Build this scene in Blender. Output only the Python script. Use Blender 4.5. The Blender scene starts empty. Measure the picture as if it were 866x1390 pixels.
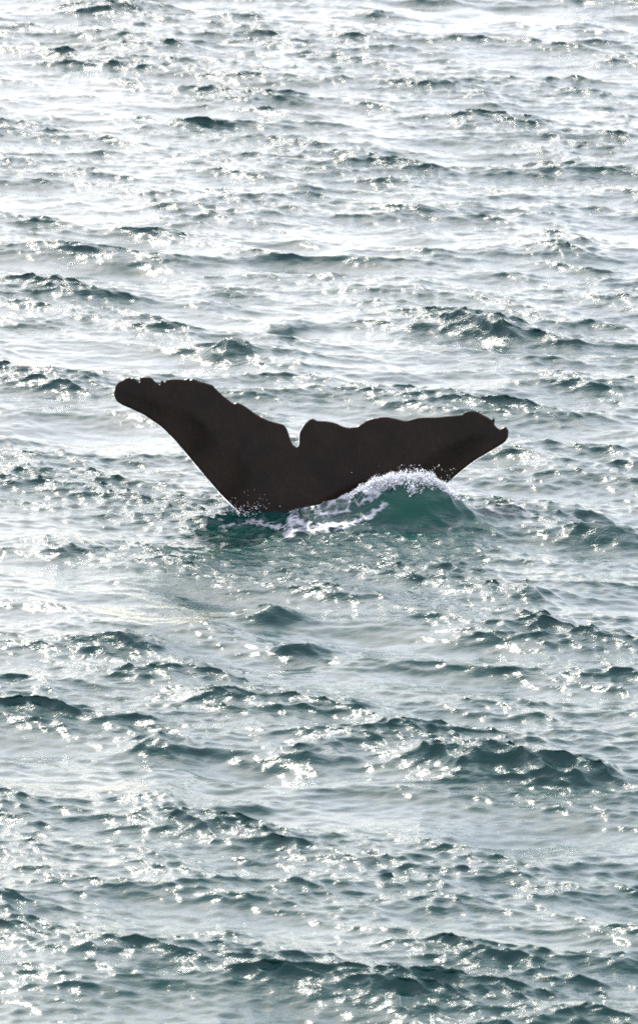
import bpy, bmesh, math, random
import numpy as np
from mathutils import Vector
from mathutils.geometry import delaunay_2d_cdt

# ------------------------------------------------------------------ camera
scene = bpy.context.scene
CAM_H, CAM_D = 13.5, 78.0                 # metres above the sea, metres out to the whale
PITCH = math.atan2(CAM_H, CAM_D)
LENS = 261.2
CAM_Y = 60.0 - CAM_D                      # the tail rises at y = 60
FPX = 1390.0 * LENS / 36.0                # focal length in photograph pixels
PW, PH = 866.0, 1390.0
cam_data = bpy.data.cameras.new('camera')
cam = bpy.data.objects.new('camera', cam_data)
scene.collection.objects.link(cam)
cam.location = (0, CAM_Y, CAM_H)
cam.rotation_euler = (math.pi / 2 - PITCH, 0, 0)
cam_data.sensor_fit = 'VERTICAL'
cam_data.sensor_height = 36
cam_data.lens = LENS
cam_data.clip_start = 0.5
cam_data.clip_end = 60000
cam_data.dof.use_dof = True
cam_data.dof.focus_distance = 78.8
cam_data.dof.aperture_fstop = 5.6
scene.camera = cam

# ------------------------------------------------------------------ sky, sun, exposure
SUN_EL, SUN_AZ = math.radians(33), math.radians(-14)    # azimuth from +Y (straight ahead), minus = left
world = bpy.data.worlds.new('World')
scene.world = world
world.use_nodes = True
wn = world.node_tree.nodes
wn.clear()
w_out = wn.new('ShaderNodeOutputWorld')
w_bg = wn.new('ShaderNodeBackground')
w_sky = wn.new('ShaderNodeTexSky')
w_sky.sky_type = 'NISHITA'
w_sky.sun_disc = False
w_sky.sun_elevation = SUN_EL
w_sky.sun_rotation = SUN_AZ
w_sky.air_density = 1.0
w_sky.dust_density = 1.0
w_sky.ozone_density = 1.0
w_bg.inputs['Strength'].default_value = 0.13
w_veil = wn.new('ShaderNodeMix')          # thin even veil of high cloud over the whole sky
w_veil.data_type = 'RGBA'
w_veil.inputs['Factor'].default_value = 0.48
w_veil.inputs['B'].default_value = (7.1, 6.4, 7.1, 1)
world.node_tree.links.new(w_sky.outputs[0], w_veil.inputs['A'])
world.node_tree.links.new(w_veil.outputs['Result'], w_bg.inputs[0])
world.node_tree.links.new(w_bg.outputs[0], w_out.inputs[0])

sun_data = bpy.data.lights.new('sun', 'SUN')
sun_data.energy = 4.0
sun_data.angle = math.radians(0.53)
sun_data.color = (1.0, 0.95, 0.87)
sun = bpy.data.objects.new('sun', sun_data)
scene.collection.objects.link(sun)
sun_dir = Vector((math.sin(SUN_AZ) * math.cos(SUN_EL), math.cos(SUN_AZ) * math.cos(SUN_EL), math.sin(SUN_EL)))
sun.rotation_euler = sun_dir.to_track_quat('Z', 'Y').to_euler()
sun.location = sun_dir * 200

vs = scene.view_settings
vs.view_transform = 'Standard'
vs.look = 'None'
vs.exposure = 1.16
vs.gamma = 1.0
vs.use_curve_mapping = False
scene.cycles.use_denoising = False
scene.cycles.max_bounces = 8
scene.cycles.sample_clamp_direct = 3.2      # keeps the sun glints soft-edged
scene.cycles.filter_width = 1.8

# ------------------------------------------------------------------ helpers
RNG = np.random.default_rng(7)
random.seed(7)
CP, SP = math.cos(PITCH), math.sin(PITCH)

def ray(px, py):
    """direction of the photograph pixel (px, py); x right, y away, z up"""
    u = (px - PW / 2) / FPX
    v = (PH / 2 - py) / FPX
    return np.array([u, CP + v * SP, -SP + v * CP])

def on_sea(px, py, z=0.0):
    d = ray(px, py)
    t = (z - CAM_H) / d[2]
    return d[0] * t, CAM_Y + d[1] * t

def on_depth(px, py, y):
    d = ray(px, py)
    t = (y - CAM_Y) / d[1]
    return d[0] * t, y, CAM_H + d[2] * t

def to_pixel(x, y, z):
    dz = z - CAM_H
    y = y - CAM_Y
    depth = y * CP - dz * SP
    up = y * SP + dz * CP
    return PW / 2 + FPX * x / depth, PH / 2 - FPX * up / depth

def smoothstep(a, b, x):
    t = np.clip((x - a) / (b - a), 0, 1)
    return t * t * (3 - 2 * t)

def tag(o, label=None, cat=None, kind=None, group=None):
    if label: o['label'] = label
    if cat: o['category'] = cat
    if kind: o['kind'] = kind
    if group: o['group'] = group
    return o

def fast_mesh(name, co, faces, smooth=True):
    """faces: (n, k) int array with k = 3 or 4"""
    me = bpy.data.meshes.new(name)
    n, k = faces.shape
    me.vertices.add(len(co))
    me.vertices.foreach_set('co', np.ascontiguousarray(co, dtype=np.float32).ravel())
    me.loops.add(n * k)
    me.loops.foreach_set('vertex_index', np.ascontiguousarray(faces, dtype=np.int32).ravel())
    me.polygons.add(n)
    me.polygons.foreach_set('loop_start', np.arange(0, n * k, k, dtype=np.int32))
    me.polygons.foreach_set('use_smooth', np.full(n, smooth))
    me.update(calc_edges=True)
    me.validate()
    return me

# ------------------------------------------------------------------ materials
def new_mat(name):
    m = bpy.data.materials.new(name)
    m.use_nodes = True
    nt = m.node_tree
    bsdf = nt.nodes['Principled BSDF']
    return m, nt, bsdf

def noise(nt, vec, scale, detail=4, rough=0.55, dist=0.0):
    n = nt.nodes.new('ShaderNodeTexNoise')
    n.inputs['Scale'].default_value = scale
    n.inputs['Detail'].default_value = detail
    n.inputs['Roughness'].default_value = rough
    n.inputs['Distortion'].default_value = dist
    if vec is not None:
        nt.links.new(vec, n.inputs['Vector'])
    return n

def ramp(nt, fac, a, b, ca=(0, 0, 0, 1), cb=(1, 1, 1, 1)):
    r = nt.nodes.new('ShaderNodeValToRGB')
    r.color_ramp.elements[0].position = a
    r.color_ramp.elements[1].position = b
    r.color_ramp.elements[0].color = ca
    r.color_ramp.elements[1].color = cb
    nt.links.new(fac, r.inputs[0])
    return r

def math_node(nt, op, a, b=None, clamp=False):
    m = nt.nodes.new('ShaderNodeMath')
    m.operation = op
    m.use_clamp = clamp
    for i, v in enumerate((a, b)):
        if v is None: continue
        if isinstance(v, (int, float)): m.inputs[i].default_value = v
        else: nt.links.new(v, m.inputs[i])
    return m.outputs[0]

def water_material():
    m, nt, b = new_mat('sea_water')
    L = nt.links
    tc = nt.nodes.new('ShaderNodeTexCoord')
    pos = tc.outputs['Object']
    aer = nt.nodes.new('ShaderNodeAttribute'); aer.attribute_name = 'aerated'
    fo = nt.nodes.new('ShaderNodeAttribute'); fo.attribute_name = 'foam'
    rp = nt.nodes.new('ShaderNodeAttribute'); rp.attribute_name = 'ripple'
    mix = nt.nodes.new('ShaderNodeMix'); mix.data_type = 'RGBA'
    L.new(aer.outputs['Fac'], mix.inputs['Factor'])
    mix.inputs['A'].default_value = (0.003, 0.042, 0.036, 1)
    mix.inputs['B'].default_value = (0.002, 0.070, 0.043, 1)
    L.new(mix.outputs['Result'], b.inputs['Base Color'])
    b.inputs['Roughness'].default_value = 0.06
    b.inputs['IOR'].default_value = 1.333
    b.inputs['Subsurface Weight'].default_value = 0.0
    b.inputs['Subsurface Radius'].default_value = (0.10, 0.55, 0.38)
    b.inputs['Subsurface Scale'].default_value = 0.13
    # capillary ripples, stretched a little along the crests
    mp = nt.nodes.new('ShaderNodeMapping')
    mp.inputs['Rotation'].default_value = (0, 0, math.radians(24))
    mp.inputs['Scale'].default_value = (0.6, 1.0, 1.0)
    L.new(pos, mp.inputs['Vector'])
    n1 = noise(nt, mp.outputs[0], 10.0, 3, 0.5, 0.3)
    n2 = noise(nt, mp.outputs[0], 34.0, 3, 0.55)
    h = math_node(nt, 'ADD', math_node(nt, 'MULTIPLY', n1.outputs[0], 1.0), math_node(nt, 'MULTIPLY', n2.outputs[0], 0.5))
    bump = nt.nodes.new('ShaderNodeBump')
    bump.inputs['Distance'].default_value = 0.017
    L.new(rp.outputs['Fac'], bump.inputs['Strength'])
    L.new(h, bump.inputs['Height'])
    L.new(bump.outputs[0], b.inputs['Normal'])
    # foam: lace of bubbles where the mesh says the water is broken
    v = nt.nodes.new('ShaderNodeTexVoronoi'); v.feature = 'DISTANCE_TO_EDGE'
    v.inputs['Scale'].default_value = 9.0
    wob = noise(nt, pos, 7.0, 4, 0.6)
    add = nt.nodes.new('ShaderNodeVectorMath'); add.operation = 'MULTIPLY_ADD'
    L.new(wob.outputs['Color'], add.inputs[0]); add.inputs[1].default_value = (0.16, 0.16, 0.16); L.new(pos, add.inputs[2])
    L.new(add.outputs[0], v.inputs['Vector'])
    lace = math_node(nt, 'SUBTRACT', 0.55, math_node(nt, 'MULTIPLY', v.outputs['Distance'], 3.2))
    fn = noise(nt, pos, 22.0, 8, 0.72)
    f = math_node(nt, 'ADD', lace, math_node(nt, 'MULTIPLY', fn.outputs[0], 0.9))
    f = math_node(nt, 'ADD', f, math_node(nt, 'MULTIPLY', fo.outputs['Fac'], 2.0))
    f = math_node(nt, 'SUBTRACT', f, 1.75)
    f = math_node(nt, 'MULTIPLY', f, 1.3, True)
    gate = math_node(nt, 'MULTIPLY', fo.outputs['Fac'], 6.0, True)
    f = math_node(nt, 'MULTIPLY', f, gate)
    foam = nt.nodes.new('ShaderNodeBsdfPrincipled')
    foam.inputs['Base Color'].default_value = (0.5, 0.52, 0.55, 1)
    foam.inputs['Roughness'].default_value = 0.55
    fb = nt.nodes.new('ShaderNodeBump'); fb.inputs['Distance'].default_value = 0.03; fb.inputs['Strength'].default_value = 0.8
    L.new(fn.outputs[0], fb.inputs['Height']); L.new(fb.outputs[0], foam.inputs['Normal'])
    ms = nt.nodes.new('ShaderNodeMixShader')
    L.new(f, ms.inputs[0]); L.new(b.outputs[0], ms.inputs[1]); L.new(foam.outputs[0], ms.inputs[2])
    L.new(ms.outputs[0], nt.nodes['Material Output'].inputs['Surface'])
    return m

def skin_material():
    m, nt, b = new_mat('whale_skin')
    L = nt.links
    tc = nt.nodes.new('ShaderNodeTexCoord')
    pos = tc.outputs['Object']
    n1 = noise(nt, pos, 3.0, 6, 0.6, 0.6)
    r = ramp(nt, n1.outputs[0], 0.3, 0.75, (0.009, 0.0055, 0.0029, 1), (0.024, 0.0146, 0.0080, 1))
    mp = nt.nodes.new('ShaderNodeMapping'); mp.inputs['Scale'].default_value = (40, 40, 5)
    L.new(pos, mp.inputs['Vector'])
    n2 = noise(nt, mp.outputs[0], 1.0, 5, 0.65)
    r2 = ramp(nt, n2.outputs[0], 0.45, 0.8, (0.8, 0.8, 0.8, 1), (1.5, 1.45, 1.4, 1))
    mx = nt.nodes.new('ShaderNodeMix'); mx.data_type = 'RGBA'; mx.blend_type = 'MULTIPLY'; mx.inputs['Factor'].default_value = 1
    L.new(r.outputs[0], mx.inputs['A']); L.new(r2.outputs[0], mx.inputs['B'])
    L.new(mx.outputs['Result'], b.inputs['Base Color'])
    b.inputs['Roughness'].default_value = 0.6
    b.inputs['Specular IOR Level'].default_value = 0.1
    b.inputs['Coat Weight'].default_value = 0.25      # film of water
    b.inputs['Coat Roughness'].default_value = 0.30
    b.inputs['Coat IOR'].default_value = 1.33
    n3 = noise(nt, pos, 14.0, 6, 0.65)
    bump = nt.nodes.new('ShaderNodeBump'); bump.inputs['Distance'].default_value = 0.012; bump.inputs['Strength'].default_value = 0.6
    L.new(n3.outputs[0], bump.inputs['Height'])
    L.new(bump.outputs[0], b.inputs['Normal'])
    return m

def froth_material():
    m, nt, b = new_mat('white_froth')
    b.inputs['Base Color'].default_value = (0.66, 0.69, 0.73, 1)
    b.inputs['Roughness'].default_value = 0.35
    b.inputs['Subsurface Weight'].default_value = 0.5
    b.inputs['Subsurface Radius'].default_value = (0.03, 0.035, 0.04)
    b.inputs['Subsurface Scale'].default_value = 1.0
    return m

# ------------------------------------------------------------------ the sea
def ocean_tile(N, L, seed, lam_peak, lam_min, lam_max, wind, spread, rms, chop, tail=3.6):
    """height and sideways displacement of a patch of random sea, by inverse FFT"""
    rng = np.random.default_rng(seed)
    k1 = np.fft.fftfreq(N, d=L / N) * 2 * np.pi
    KX, KY = np.meshgrid(k1, k1, indexing='xy')
    K = np.hypot(KX, KY); K[0, 0] = 1
    kp = 2 * np.pi / lam_peak
    P = np.exp(-1.25 * (kp / K) ** 2) / K ** tail
    c = (KX * wind[0] + KY * wind[1]) / K
    P *= np.abs(c) ** spread + 0.05
    P *= (K > 2 * np.pi / lam_max) * np.exp(-(K * lam_min / (2 * np.pi)) ** 4)
    P[0, 0] = 0
    a = np.sqrt(P) * (rng.standard_normal((N, N)) + 1j * rng.standard_normal((N, N)))
    h = np.fft.ifft2(a).real
    s = rms / h.std()
    dx = np.fft.ifft2(1j * KX / K * a).real * s * chop
    dy = np.fft.ifft2(1j * KY / K * a).real * s * chop
    return [(q.astype(np.float32)) for q in (h * s, dx, dy)] + [L]

def sample(tile, x, y):
    L = tile[3]
    N = tile[0].shape[0]
    gx = (x / L % 1.0) * N
    gy = (y / L % 1.0) * N
    i = np.floor(gx).astype(np.int32); j = np.floor(gy).astype(np.int32)
    fx = (gx - i).astype(np.float32); fy = (gy - j).astype(np.float32)
    i %= N; j %= N; i1 = (i + 1) % N; j1 = (j + 1) % N
    out = []
    for t in tile[:3]:
        out.append((t[j, i] * (1 - fx) + t[j, i1] * fx) * (1 - fy) + (t[j1, i] * (1 - fx) + t[j1, i1] * fx) * fy)
    return out

WIND = np.array([-0.58, -0.82]); WIND /= np.linalg.norm(WIND)
TILE_A = ocean_tile(1024, 83.0, 11, 5.6, 0.8, 22.0, WIND, 3.5, 0.052, 1.5)       # wind sea
TILE_C = ocean_tile(2048, 41.0, 31, 1.25, 0.28, 2.2, np.array([-0.48, -0.88]), 3.0, 0.0118, 1.6, 3.3)   # chop
TILE_B = ocean_tile(2048, 23.0, 23, 0.34, 0.12, 0.8, np.array([-0.4, -0.92]), 1.6, 0.0058, 1.3, 3.1)    # ripples

# named crests seen in the photograph: pixel of the crest, half-length px, height m, tilt (radians of the crest in plan)
CRESTS = [
    (640, 436, 95, 0.20, -0.55), (330, 470, 60, 0.14, -0.2), (300, 150, 26, 0.14, 0.0),
    (700, 150, 34, 0.08, -0.1), (385, 432, 40, 0.10, 0.1),
    (805, 714, 95, 0.17, -0.35), (740, 684, 60, 0.16, 0.2), (690, 800, 60, 0.14, -0.1),
    (190, 860, 75, 0.14, 0.1), (430, 870, 60, 0.10, -0.2), (365, 826, 45, 0.12, 0.2),
    (230, 1000, 60, 0.14, -0.3), (390, 1010, 70, 0.15, -0.5), (540, 1022, 60, 0.14, -0.1),
    (690, 1024, 75, 0.24, -0.1), (800, 1052, 70, 0.10, -0.15), (380, 1072, 60, 0.09, -0.5),
    (200, 1024, 55, 0.12, 0.15), (110, 740, 50, 0.08, 0.1),
    (640, 985, 80, 0.07, 0.1), (520, 1190, 110, 0.08, 0.1), (790, 1160, 70, 0.07, 0.1),
]

def named_waves(x, y):
    h = np.zeros_like(x)
    for px, py, hl, a, tilt in CRESTS:
        cx, cy = on_sea(px, py, a * 0.8)
        m = (np.abs(x - cx) < 5) & (np.abs(y - cy) < 5)
        sx, sy = x[m] - cx, y[m] - cy
        scale = math.hypot(cx, cy - CAM_Y) / FPX
        ws = hl * scale * 1.1
        s = sx * math.cos(tilt) + sy * math.sin(tilt)
        t = -sx * math.sin(tilt) + sy * math.cos(tilt)
        t = t + 0.10 * np.sin(s * 3.1 + px) * a / 0.15 + 0.05 * np.sin(s * 7.7 + py)
        wf = 0.14 + 0.65 * a; wb = wf * 2.2
        w = np.where(t < 0, wf, wb)
        g = a * np.exp(-np.abs(t / w) ** 1.6) - 0.25 * a * np.exp(-((t + 2.1 * wf) / (1.5 * wf)) ** 2)
        h[m] += 0.85 * g * np.exp(-(s / ws) ** 2) * (1 + 0.25 * np.sin(s * 5.3 + px))
    return h

def gauss2(x, y, cx, cy, wx, wy):
    return np.exp(-((x - cx) / wx) ** 2 - ((y - cy) / wy) ** 2)

def whale_mound(x, y):
    """water heaped up in front of the right lobe, and the swirl at the stem"""
    c = 60.0 - 0.70
    xs = np.array([-1.9, -1.2, -0.85, -0.40, -0.25, 0.13, 0.37, 0.55, 0.85, 1.05, 1.25, 1.45, 1.7, 2.1, 2.8])
    hs = np.array([0.0, 0.02, -0.05, -0.05, 0.13, 0.21, 0.31, 0.385, 0.44, 0.45, 0.38, 0.26, 0.16, 0.08, 0.0])
    crest = np.interp(x, xs, hs)
    k = 0.06
    crest = (crest + np.interp(x - k, xs, hs) + np.interp(x + k, xs, hs)) / 3
    t = y - c - 0.05 * np.sin(2.3 * x)
    w = np.where(t < 0, 0.44, 0.42)
    return crest * np.exp(-np.abs(t / w) ** 2.2)

def build_sea():
    R = math.radians
    dense_a = np.linspace(R(-3.5), R(3.5), 640)
    side = R(3.5) + (np.geomspace(1.0, 1 + (math.pi - R(3.5)) * 60, 46) - 1)[1:] / 60
    ang = np.concatenate([-side[::-1], dense_a, side])
    rr = np.concatenate([np.geomspace(0.3, 50.0, 40)[:-1], np.geomspace(50.0, 146.0, 1600), np.geomspace(146.0, 40000.0, 60)[1:]])
    A, Rr = np.meshgrid(ang, rr, indexing='xy')
    x = (Rr * np.sin(A)).ravel(); y = (Rr * np.cos(A)).ravel() + CAM_Y
    aa = np.abs(A.ravel()); rf = Rr.ravel()
    fade = (1 - smoothstep(R(3.6), R(6.5), aa)) * smoothstep(36, 49, rf) * (1 - smoothstep(144, 190, rf))
    near_whale = gauss2(x, y, 0.0, 59.4, 3.0, 2.4)
    reflect = gauss2(x, y, -0.8, 57.5, 2.2, 3.0)
    # gusts: where the small waves come in clusters and where the surface is slick
    g1 = sample(TILE_A, x * 0.23 + 7, y * 0.15 + 3)[0] / 0.052
    g2 = sample(TILE_A, x * 0.80 + 37, y * 0.55 + 13)[0] / 0.052
    hA, dxA, dyA = sample(TILE_A, x, y)
    hC, dxC, dyC = sample(TILE_C, x, y)
    hB, dxB, dyB = sample(TILE_B, x, y)
    crestness = hA / 0.052
    named = named_waves(x, y)
    env = np.clip(0.84 + 0.14 * g1 + 0.18 * g2 + 0.36 * crestness, 0.25, 2.1)
    slick = np.clip(0.92 + 0.14 * g1 + 0.12 * g2 + 0.22 * crestness, 0.4, 1.6)
    ka = fade * (1 - 0.85 * near_whale)
    kc = fade * (env * (1 - 0.40 * near_whale) + 0.8 * np.clip(named / 0.12, 0, 1) + 0.35 * reflect)
    kb = fade * (slick * (1 - 0.2 * near_whale) + 1.0 * np.clip(named / 0.12, 0, 1) + 0.7 * near_whale)
    lens = gauss2(x, y, 1.1, 58.95, 0.75, 0.55)            # the smooth green face
    kc = kc * (1 - 0.75 * lens); kb = kb * (1 - 0.1 * lens)
    kb = kb * (0.95 + 0.35 * (1 - smoothstep(62, 108, rf)))
    z = hA * ka + hC * kc + hB * kb + named * fade + whale_mound(x, y)
    X = x + dxA * ka + dxC * kc + dxB * kb
    Y = y + dyA * ka + dyC * kc + dyB * kb
    co = np.stack([X, Y, z], axis=1)
    nr, nc = len(rr), len(ang)
    i = np.arange(nr - 1)[:, None] * nc + np.arange(nc - 1)[None, :]
    faces = np.stack([i, i + 1, i + 1 + nc, i + nc], axis=2).reshape(-1, 4)[:, ::-1]
    me = fast_mesh('water', co, faces)
    px, py = to_pixel(X, np.maximum(Y, 1.0 + CAM_Y), z)
    zone = (np.abs(X) < 4) & (np.abs(Y - 59.4) < 2.0)
    # streaks of foam left by the tail: polylines of (px, py, half width, strength)
    foam = np.zeros(len(X)); aer = np.zeros(len(X))
    def streak(pts, wid, k):
        nonlocal foam
        P = np.array(pts, float)
        best = np.full(int(zone.sum()), 1e9)
        qx, qy = px[zone], py[zone]
        for a, b in zip(P[:-1], P[1:]):
            d = b - a
            t = np.clip(((qx - a[0]) * d[0] + (qy - a[1]) * d[1]) / (d @ d), 0, 1)
            best = np.minimum(best, np.hypot((qx - a[0] - t * d[0]), (qy - a[1] - t * d[1]) * 1.3))
        foam[zone] = np.maximum(foam[zone], k * np.clip(1.35 - best / wid, 0, 1))
    streak([(466, 672), (490, 656), (520, 646), (560, 638), (585, 645), (606, 656)], 12, 1.0)
    streak([(500, 666), (525, 660), (548, 650)], 10, 0.95)
    streak([(388, 692), (420, 686), (450, 681), (476, 668), (500, 656)], 8, 0.85)
    streak([(392, 704), (430, 714), (470, 712), (500, 702), (522, 684)], 8, 0.88)
    streak([(344, 708), (385, 716), (425, 720), (462, 716)], 9, 0.80)
    streak([(430, 701), (462, 696), (490, 684), (514, 672)], 6, 0.80)
    streak([(398, 700), (392, 726)], 12, 0.78)
    streak([(300, 716), (345, 706)], 6, 0.7)
    streak([(430, 690), (470, 688), (500, 674)], 16, 0.55)
    aer[zone] = np.exp(-((px[zone] - 565) / 66) ** 2 - ((py[zone] - 686) / 32) ** 2) + 0.5 * np.exp(-((px[zone] - 310) / 60) ** 2 - ((py[zone] - 722) / 12) ** 2)
    for nm, arr in (('foam', foam), ('aerated', np.clip(aer, 0, 1)), ('ripple', np.clip(0.6 * slick + 0.4 * reflect + 0.4 * np.clip(named / 0.12, 0, 1), 0.12, 1.0))):
        at = me.attributes.new(nm, 'FLOAT', 'POINT')
        at.data.foreach_set('value', arr.astype(np.float32))
    me.materials.append(water_material())
    o = bpy.data.objects.new('water', me)
    scene.collection.objects.link(o)
    tag(o, 'choppy teal sea glittering with sunlight', 'sea', 'structure')
    return o

build_sea()

# ------------------------------------------------------------------ the whale's tail
TRAIL = [(155.2, 532.3), (158.1, 522.6), (163.7, 517), (168.1, 515.3), (173.4, 512.1), (179.1, 513.2), (181, 512.4), (184.8, 515.6), (190.2, 518.6),
         (190.9, 511.8), (201.7, 511.6), (206.9, 513.7), (211.1, 518.1), (217.1, 521.8), (219.5, 515.7), (223.6, 518.3), (228.4, 514.5), (240.5, 514.1),
         (251, 514.9), (255.1, 513.5), (258.6, 515.9), (261.2, 513.7), (269.6, 517), (276, 518.6), (288.2, 522.6), (292.5, 526.9), (301.2, 535.6),
         (309.8, 542.5), (317.6, 547.9), (321.4, 546), (332.4, 551.2), (344.5, 559.9), (354.9, 566.4), (367, 571.5), (380.9, 575.1), (385.2, 576.8),
         (389.5, 582.4), (392.6, 591), (394.7, 598), (398.2, 604), (402.5, 606.7), (405.6, 604), (406, 596), (406.3, 589.3), (408.6, 583.2), (414.6, 574.6),
         (422.5, 567.9), (426, 568.7), (430.3, 570.8), (443.3, 571.7), (455.4, 574.3), (464.1, 578.3), (472.8, 580.3), (484.9, 578.6), (491.8, 574.3),
         (499.6, 569.4), (512.6, 566.5), (524.7, 565.9), (536.8, 568.2), (550, 570.8), (567.3, 566.9), (589.8, 566), (608.9, 564.3), (626.2, 562.5),
         (631.4, 558.7), (638.3, 557.7), (647, 558.7), (653.9, 562.5), (662.6, 566.9), (666.4, 569.5), (668.7, 567.2), (671.3, 568.6), (670.9, 576.4),
         (677.3, 582.5), (681.6, 580.7), (686, 579.3), (689.8, 584.2)]
LEAD = [(689.4, 592.9), (685.1, 599.8), (674.7, 606.7), (657.4, 617.1), (641.8, 626.7), (626.2, 638.8), (614, 649.2),
        # under water: the rest of the right lobe and the tail stock going down
        (598, 664), (570, 686), (530, 708), (488, 726), (452, 745), (432, 775), (424, 820), (426, 880), (432, 950),
        (338, 950), (344, 880), (348, 820), (347, 770), (344, 735), (338, 710),
        (327.4, 697.5), (317, 687.8), (298.5, 669.3), (277.7, 645), (259.3, 623.1), (240.3, 600.5), (229.2, 588.9), (217.9, 578.4),
        (206.6, 570.3), (195.3, 563), (182.3, 556.6), (171, 551.7), (164.5, 548.5), (158.9, 544.4), (155.7, 538)]

def seg_dist(P, poly, closed):
    best = np.full(len(P), 1e9)
    n = len(poly)
    for i in range(n if closed else n - 1):
        a = poly[i]; b = poly[(i + 1) % n]; d = b - a
        t = np.clip(((P - a) @ d) / (d @ d), 0, 1)
        best = np.minimum(best, np.hypot(*(P - a - t[:, None] * d).T))
    return best

def inside(P, poly):
    r = np.zeros(len(P), bool)
    n = len(poly)
    for i in range(n):
        a = poly[i]; b = poly[(i + 1) % n]
        c = (a[1] > P[:, 1]) != (b[1] > P[:, 1])
        with np.errstate(divide='ignore', invalid='ignore'):
            xi = (b[0] - a[0]) * (P[:, 1] - a[1]) / (b[1] - a[1]) + a[0]
        r ^= c & (P[:, 0] < xi)
    return r

def catmull(pts, per, tension):
    pts = np.array(pts, float)
    out = []
    for i in range(len(pts) - 1):
        p0 = pts[max(i - 1, 0)]; p1 = pts[i]; p2 = pts[i + 1]; p3 = pts[min(i + 2, len(pts) - 1)]
        n = max(1, int(np.hypot(*(p2 - p1)) / per))
        for k in range(n):
            t = k / n
            m1 = (p2 - p0) * tension; m2 = (p3 - p1) * tension
            # keep tangents short beside very short segments
            lim = np.hypot(*(p2 - p1))
            for m in (m1, m2):
                l = np.hypot(*m)
                if l > lim: m *= lim / l
            out.append((2 * t**3 - 3 * t**2 + 1) * p1 + (t**3 - 2 * t**2 + t) * m1 + (-2 * t**3 + 3 * t**2) * p2 + (t**3 - t**2) * m2)
    out.append(pts[-1])
    return np.array(out)

def build_whale():
    trail = catmull(TRAIL, 1.8, 0.42)
    lead = catmull(LEAD + [TRAIL[0]], 3.0, 0.5)
    link = catmull([TRAIL[-1], LEAD[0]], 3.0, 0.5)
    outline = np.concatenate([trail[:-1], link[:-1], lead[:-1]])
    PPM = FPX / math.hypot(CAM_H, CAM_D)              # photograph pixels per metre at the tail
    lo, hi = outline.min(0), outline.max(0)
    gx, gy = np.meshgrid(np.arange(lo[0], hi[0], 1.7), np.arange(lo[1], hi[1], 1.7))
    P = np.stack([gx.ravel(), gy.ravel()], 1)
    idx = (np.arange(gx.size) % gx.shape[1] % 3 == 0) & (np.arange(gx.size) // gx.shape[1] % 3 == 0)
    P += RNG.uniform(-0.3, 0.3, P.shape)
    P = P[inside(P, outline)]; 
    gi = idx
    d = seg_dist(P, outline, True)
    keep = (d > 0.8) & ((d < 6) | (RNG.random(len(P)) < 0.16))
    P = P[keep]
    allp = np.concatenate([outline, P])
    n = len(outline)
    res = delaunay_2d_cdt([Vector(p) for p in allp], [], [list(range(n))], 1, 1e-5)
    V = np.array([(v.x, v.y) for v in res[0]]); F = np.array([f for f in res[2] if len(f) == 3])
    dt = seg_dist(V, trail, False) / PPM
    dl = seg_dist(V, np.concatenate([link[:-1], lead]), False) / PPM
    half_lead = 0.016 * np.sqrt(1 - (1 - np.clip(dl / 0.02, 0, 1)) ** 2) + 0.075 * smoothstep(0.0, 0.7, dl)
    half_trail = 0.011 * np.sqrt(np.clip(dt / 0.014, 0, 1)) + 0.085 * np.clip(dt / 0.75, 0, 1) ** 0.9
    half = np.minimum(half_lead, half_trail)
    # the tail stock swells into the middle of the flukes
    core = np.exp(-((V[:, 0] - 388) / 46) ** 2) * smoothstep(610, 745, V[:, 1])
    edge = np.sqrt(np.clip(1 - (1 - np.clip(np.minimum(dl, dt) / 0.28, 0, 1)) ** 2, 0, 1))
    half = half + core * edge * 0.22
    onb = np.minimum(dt, dl) < 1e-5
    half[onb] = 0
    # how the flukes lean and cup: depth of the middle surface
    zr = (697 - V[:, 1]) / PPM
    u = (V[:, 0] - 390) / PPM
    lean = 0.16 * np.clip(zr, -3, 2) + 0.05 * u + 0.055 * u * u
    lean += 0.012 * np.sin(u * 4.1 + zr * 2.0) + 0.008 * np.sin(u * 9.0 - zr * 5.0)
    base = 60.0 + lean
    nv = len(V)
    def lay(y):
        dx = (V[:, 0] - PW / 2) / FPX; dv = (PH / 2 - V[:, 1]) / FPX
        t = (base - CAM_Y) / (CP + dv * SP)
        X = dx * t; Z = CAM_H + (-SP + dv * CP) * t
        return np.stack([X, y, Z], 1)
    front = lay(base - half); back = lay(base + half)
    remap = np.arange(nv, 2 * nv); remap[onb] = np.nonzero(onb)[0]
    co = np.concatenate([front, back])
    # orient the front so that it faces the camera
    a, b, c = (front[F[:, k]] for k in range(3))
    ny = np.cross(b - a, c - a)[:, 1]
    F = np.where((ny > 0)[:, None], F[:, ::-1], F)
    faces = np.concatenate([F, remap[F][:, ::-1]])
    used = np.unique(faces); rm = np.full(len(co), -1); rm[used] = np.arange(len(used))
    me = fast_mesh('whale', co[used], rm[faces])
    me.materials.append(skin_material())
    o = bpy.data.objects.new('whale', me)
    scene.collection.objects.link(o)
    tag(o, 'dark brown whale tail flukes with ragged notched edges rising from the sea', 'whale')
    return o

def film_material():
    m = bpy.data.materials.new('water_film')
    m.use_nodes = True
    nt = m.node_tree
    nt.nodes.clear()
    out = nt.nodes.new('ShaderNodeOutputMaterial')
    tr = nt.nodes.new('ShaderNodeBsdfTranslucent'); tr.inputs[0].default_value = (0.75, 0.78, 0.8, 1)
    gl = nt.nodes.new('ShaderNodeBsdfGlossy'); gl.inputs['Roughness'].default_value = 0.1
    mx = nt.nodes.new('ShaderNodeMixShader'); mx.inputs[0].default_value = 0.3
    nt.links.new(tr.outputs[0], mx.inputs[1]); nt.links.new(gl.outputs[0], mx.inputs[2])
    nt.links.new(mx.outputs[0], out.inputs[0])
    return m

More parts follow.
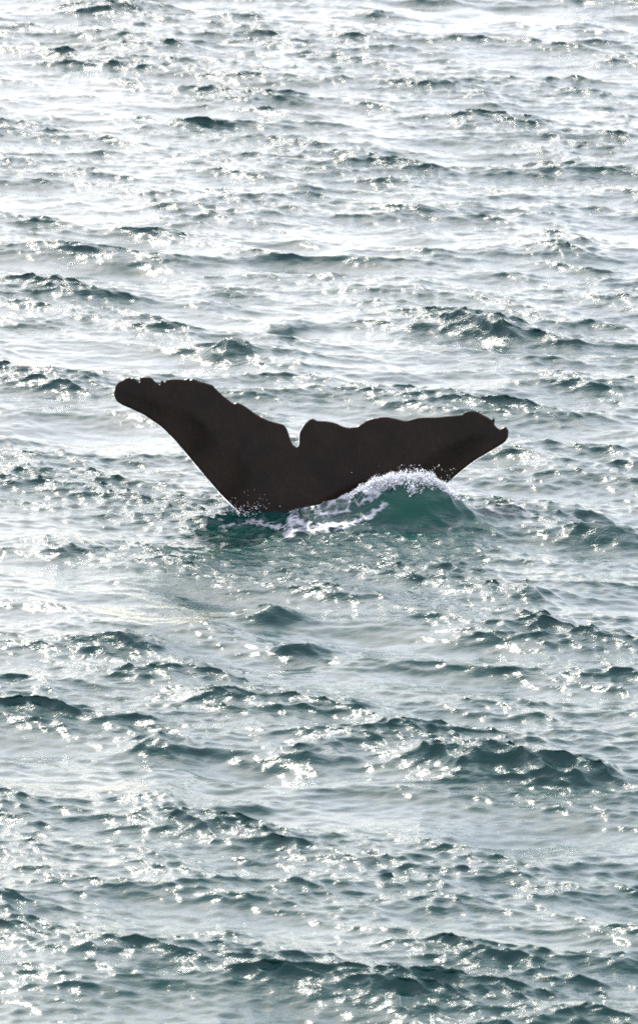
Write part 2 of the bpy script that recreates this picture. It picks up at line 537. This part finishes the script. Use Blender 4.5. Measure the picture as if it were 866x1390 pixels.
def build_film(whale):
    """lip of water running off the leading edges, lit from behind"""
    PPM = FPX / math.hypot(CAM_H, CAM_D)
    mat = film_material()
    def depth(p):
        zr = (697 - p[1]) / PPM; u = (p[0] - 390) / PPM
        return 60.0 + 0.16 * zr + 0.05 * u + 0.055 * u * u + 0.012 * math.sin(u * 4.1 + zr * 2.0) + 0.008 * math.sin(u * 9.0 - zr * 5.0)
    def strip(pts, side, w0, w1):
        P = catmull(pts, 1.2, 0.5)
        T = np.gradient(P, axis=0); T /= np.hypot(*T.T)[:, None]
        Nn = np.stack([T[:, 1], -T[:, 0]], 1) * side
        n = len(P)
        s = np.arange(n)
        w = w0 + (w1 - w0) * s / n
        w = w * np.clip(0.9 + 0.5 * np.sin(s * 0.21) * np.sin(s * 0.083 + 1) + 0.25 * RNG.normal(0, 1, n), 0.15, 1.8) * np.clip(np.minimum(s, n - 1 - s) / 6, 0, 1)
        A = [on_depth(*(p - q * 0.6), depth(p)) for p, q in zip(P, Nn)]
        B = [on_depth(*(p + q * k), depth(p) - 0.004) for p, q, k in zip(P, Nn, w)]
        f = np.array([(i, i + 1, n + i + 1, n + i) for i in range(n - 1)])
        me = fast_mesh('water_film', np.array(A + B), f)
        me.materials.append(mat)
        o = bpy.data.objects.new('water_film', me)
        scene.collection.objects.link(o)
        o.parent = whale
    strip([(164.5, 548.5), (171, 551.7), (182.3, 556.6), (195.3, 563), (206.6, 570.3), (217.9, 578.4), (229.2, 588.9), (240.3, 600.5),
           (259.3, 623.1), (277.7, 645), (298.5, 669.3), (317, 687.8), (327.4, 697.5), (335, 706)], -1, 0.5, 1.0)
    strip([(674.7, 606.7), (657.4, 617.1), (641.8, 626.7), (626.2, 638.8), (614, 649.2)], -1, 0.4, 1.0)
    strip([(403, 606.7), (405.6, 604), (406, 596), (406.3, 589.3), (408.6, 583.2), (414.6, 574.6)], -1, 0.9, 0.7)

whale = build_whale()
build_film(whale)

# ------------------------------------------------------------------ broken water
def blob_cloud(name, centres, radii, mat, label, cat, squash=(1, 1, 1), sub=1):
    bm = bmesh.new()
    bmesh.ops.create_icosphere(bm, subdivisions=sub, radius=1.0)
    bm.verts.ensure_lookup_table()
    bv = np.array([v.co[:] for v in bm.verts]); bf = np.array([[v.index for v in f.verts] for f in bm.faces])
    bm.free()
    n = len(centres)
    jit = 1 + RNG.uniform(-0.3, 0.3, (n, len(bv), 1))
    co = centres[:, None, :] + bv[None] * jit * radii[:, None, None] * np.array(squash)
    faces = (bf[None] + (np.arange(n) * len(bv))[:, None, None]).reshape(-1, 3)
    me = fast_mesh(name, co.reshape(-1, 3), faces)
    me.materials.append(mat)
    o = bpy.data.objects.new(name, me)
    scene.collection.objects.link(o)
    return tag(o, label, cat, 'stuff')

def crest_height(x, y):
    return whale_mound(np.array(x, float), np.array(y, float))

FROTH = froth_material()

def build_froth():
    # churned crest piled against the right lobe: tufts of bubbles of uneven size with gaps between them
    C, Rr = [], []
    for k in range(150):
        px = RNG.uniform(476, 616)
        top = np.interp(px, [476, 500, 530, 560, 580, 598, 610, 618], [666, 648, 641, 634, 638, 648, 659, 667])
        y = 59.33 + RNG.normal(0, 0.05)
        x0 = on_depth(px, top, y)[0]
        z0 = float(crest_height([x0], [y])[0])
        hgt = max(on_depth(px, top, y)[2] - z0, 0.015) * RNG.uniform(0.35, 1.1)
        wid = RNG.uniform(0.015, 0.055)
        n = int(16 + 900 * hgt * wid / 0.05)
        f = RNG.random(n) ** 1.3
        sway = RNG.normal(0, 0.35)
        x = x0 + RNG.normal(0, 1, n) * wid * (1 - 0.55 * f) + sway * f * hgt
        yy = y + RNG.normal(0, 1, n) * 0.03
        z = crest_height(x, yy) - 0.01 + f * hgt
        C.append(np.stack([x, yy, z], 1))
        Rr.append(RNG.gamma(1.6, 0.0028, n).clip(0.0018, 0.018) * (1.15 - 0.6 * f))
    blob_cloud('foam', np.concatenate(C), np.concatenate(Rr), FROTH, 'white froth along the wave breaking over the right lobe of the whale tail', 'foam')

def build_spray():
    C, Rr = [], []
    def burst(px, py, sx, sy, n, rmin, rmax, y0, lean=0):
        for _ in range(n):
            qx = random.gauss(px, sx); qy = py - abs(random.gauss(0, sy)) + random.gauss(0, 2)
            qx += lean * (py - qy)
            p = on_depth(qx, qy, y0 + random.gauss(0, 0.08))
            C.append(p); Rr.append(random.uniform(rmin, rmax) * random.uniform(0.5, 1))
    burst(612, 668, 9, 8, 260, 0.002, 0.007, 59.45, 0.2)      # right of the breaking crest
    burst(580, 642, 20, 5, 60, 0.002, 0.006, 59.3)
    burst(530, 645, 24, 4, 25, 0.002, 0.005, 59.3)
    burst(338, 700, 12, 8, 70, 0.003, 0.009, 59.4)              # at the stem
    burst(350, 690, 14, 16, 22, 0.003, 0.006, 59.4)
    burst(315, 694, 12, 6, 60, 0.003, 0.008, 59.5)
    blob_cloud('spray', np.array(C), np.array(Rr), FROTH, 'droplets of spray thrown up around the whale tail', 'spray')

build_froth()
build_spray()
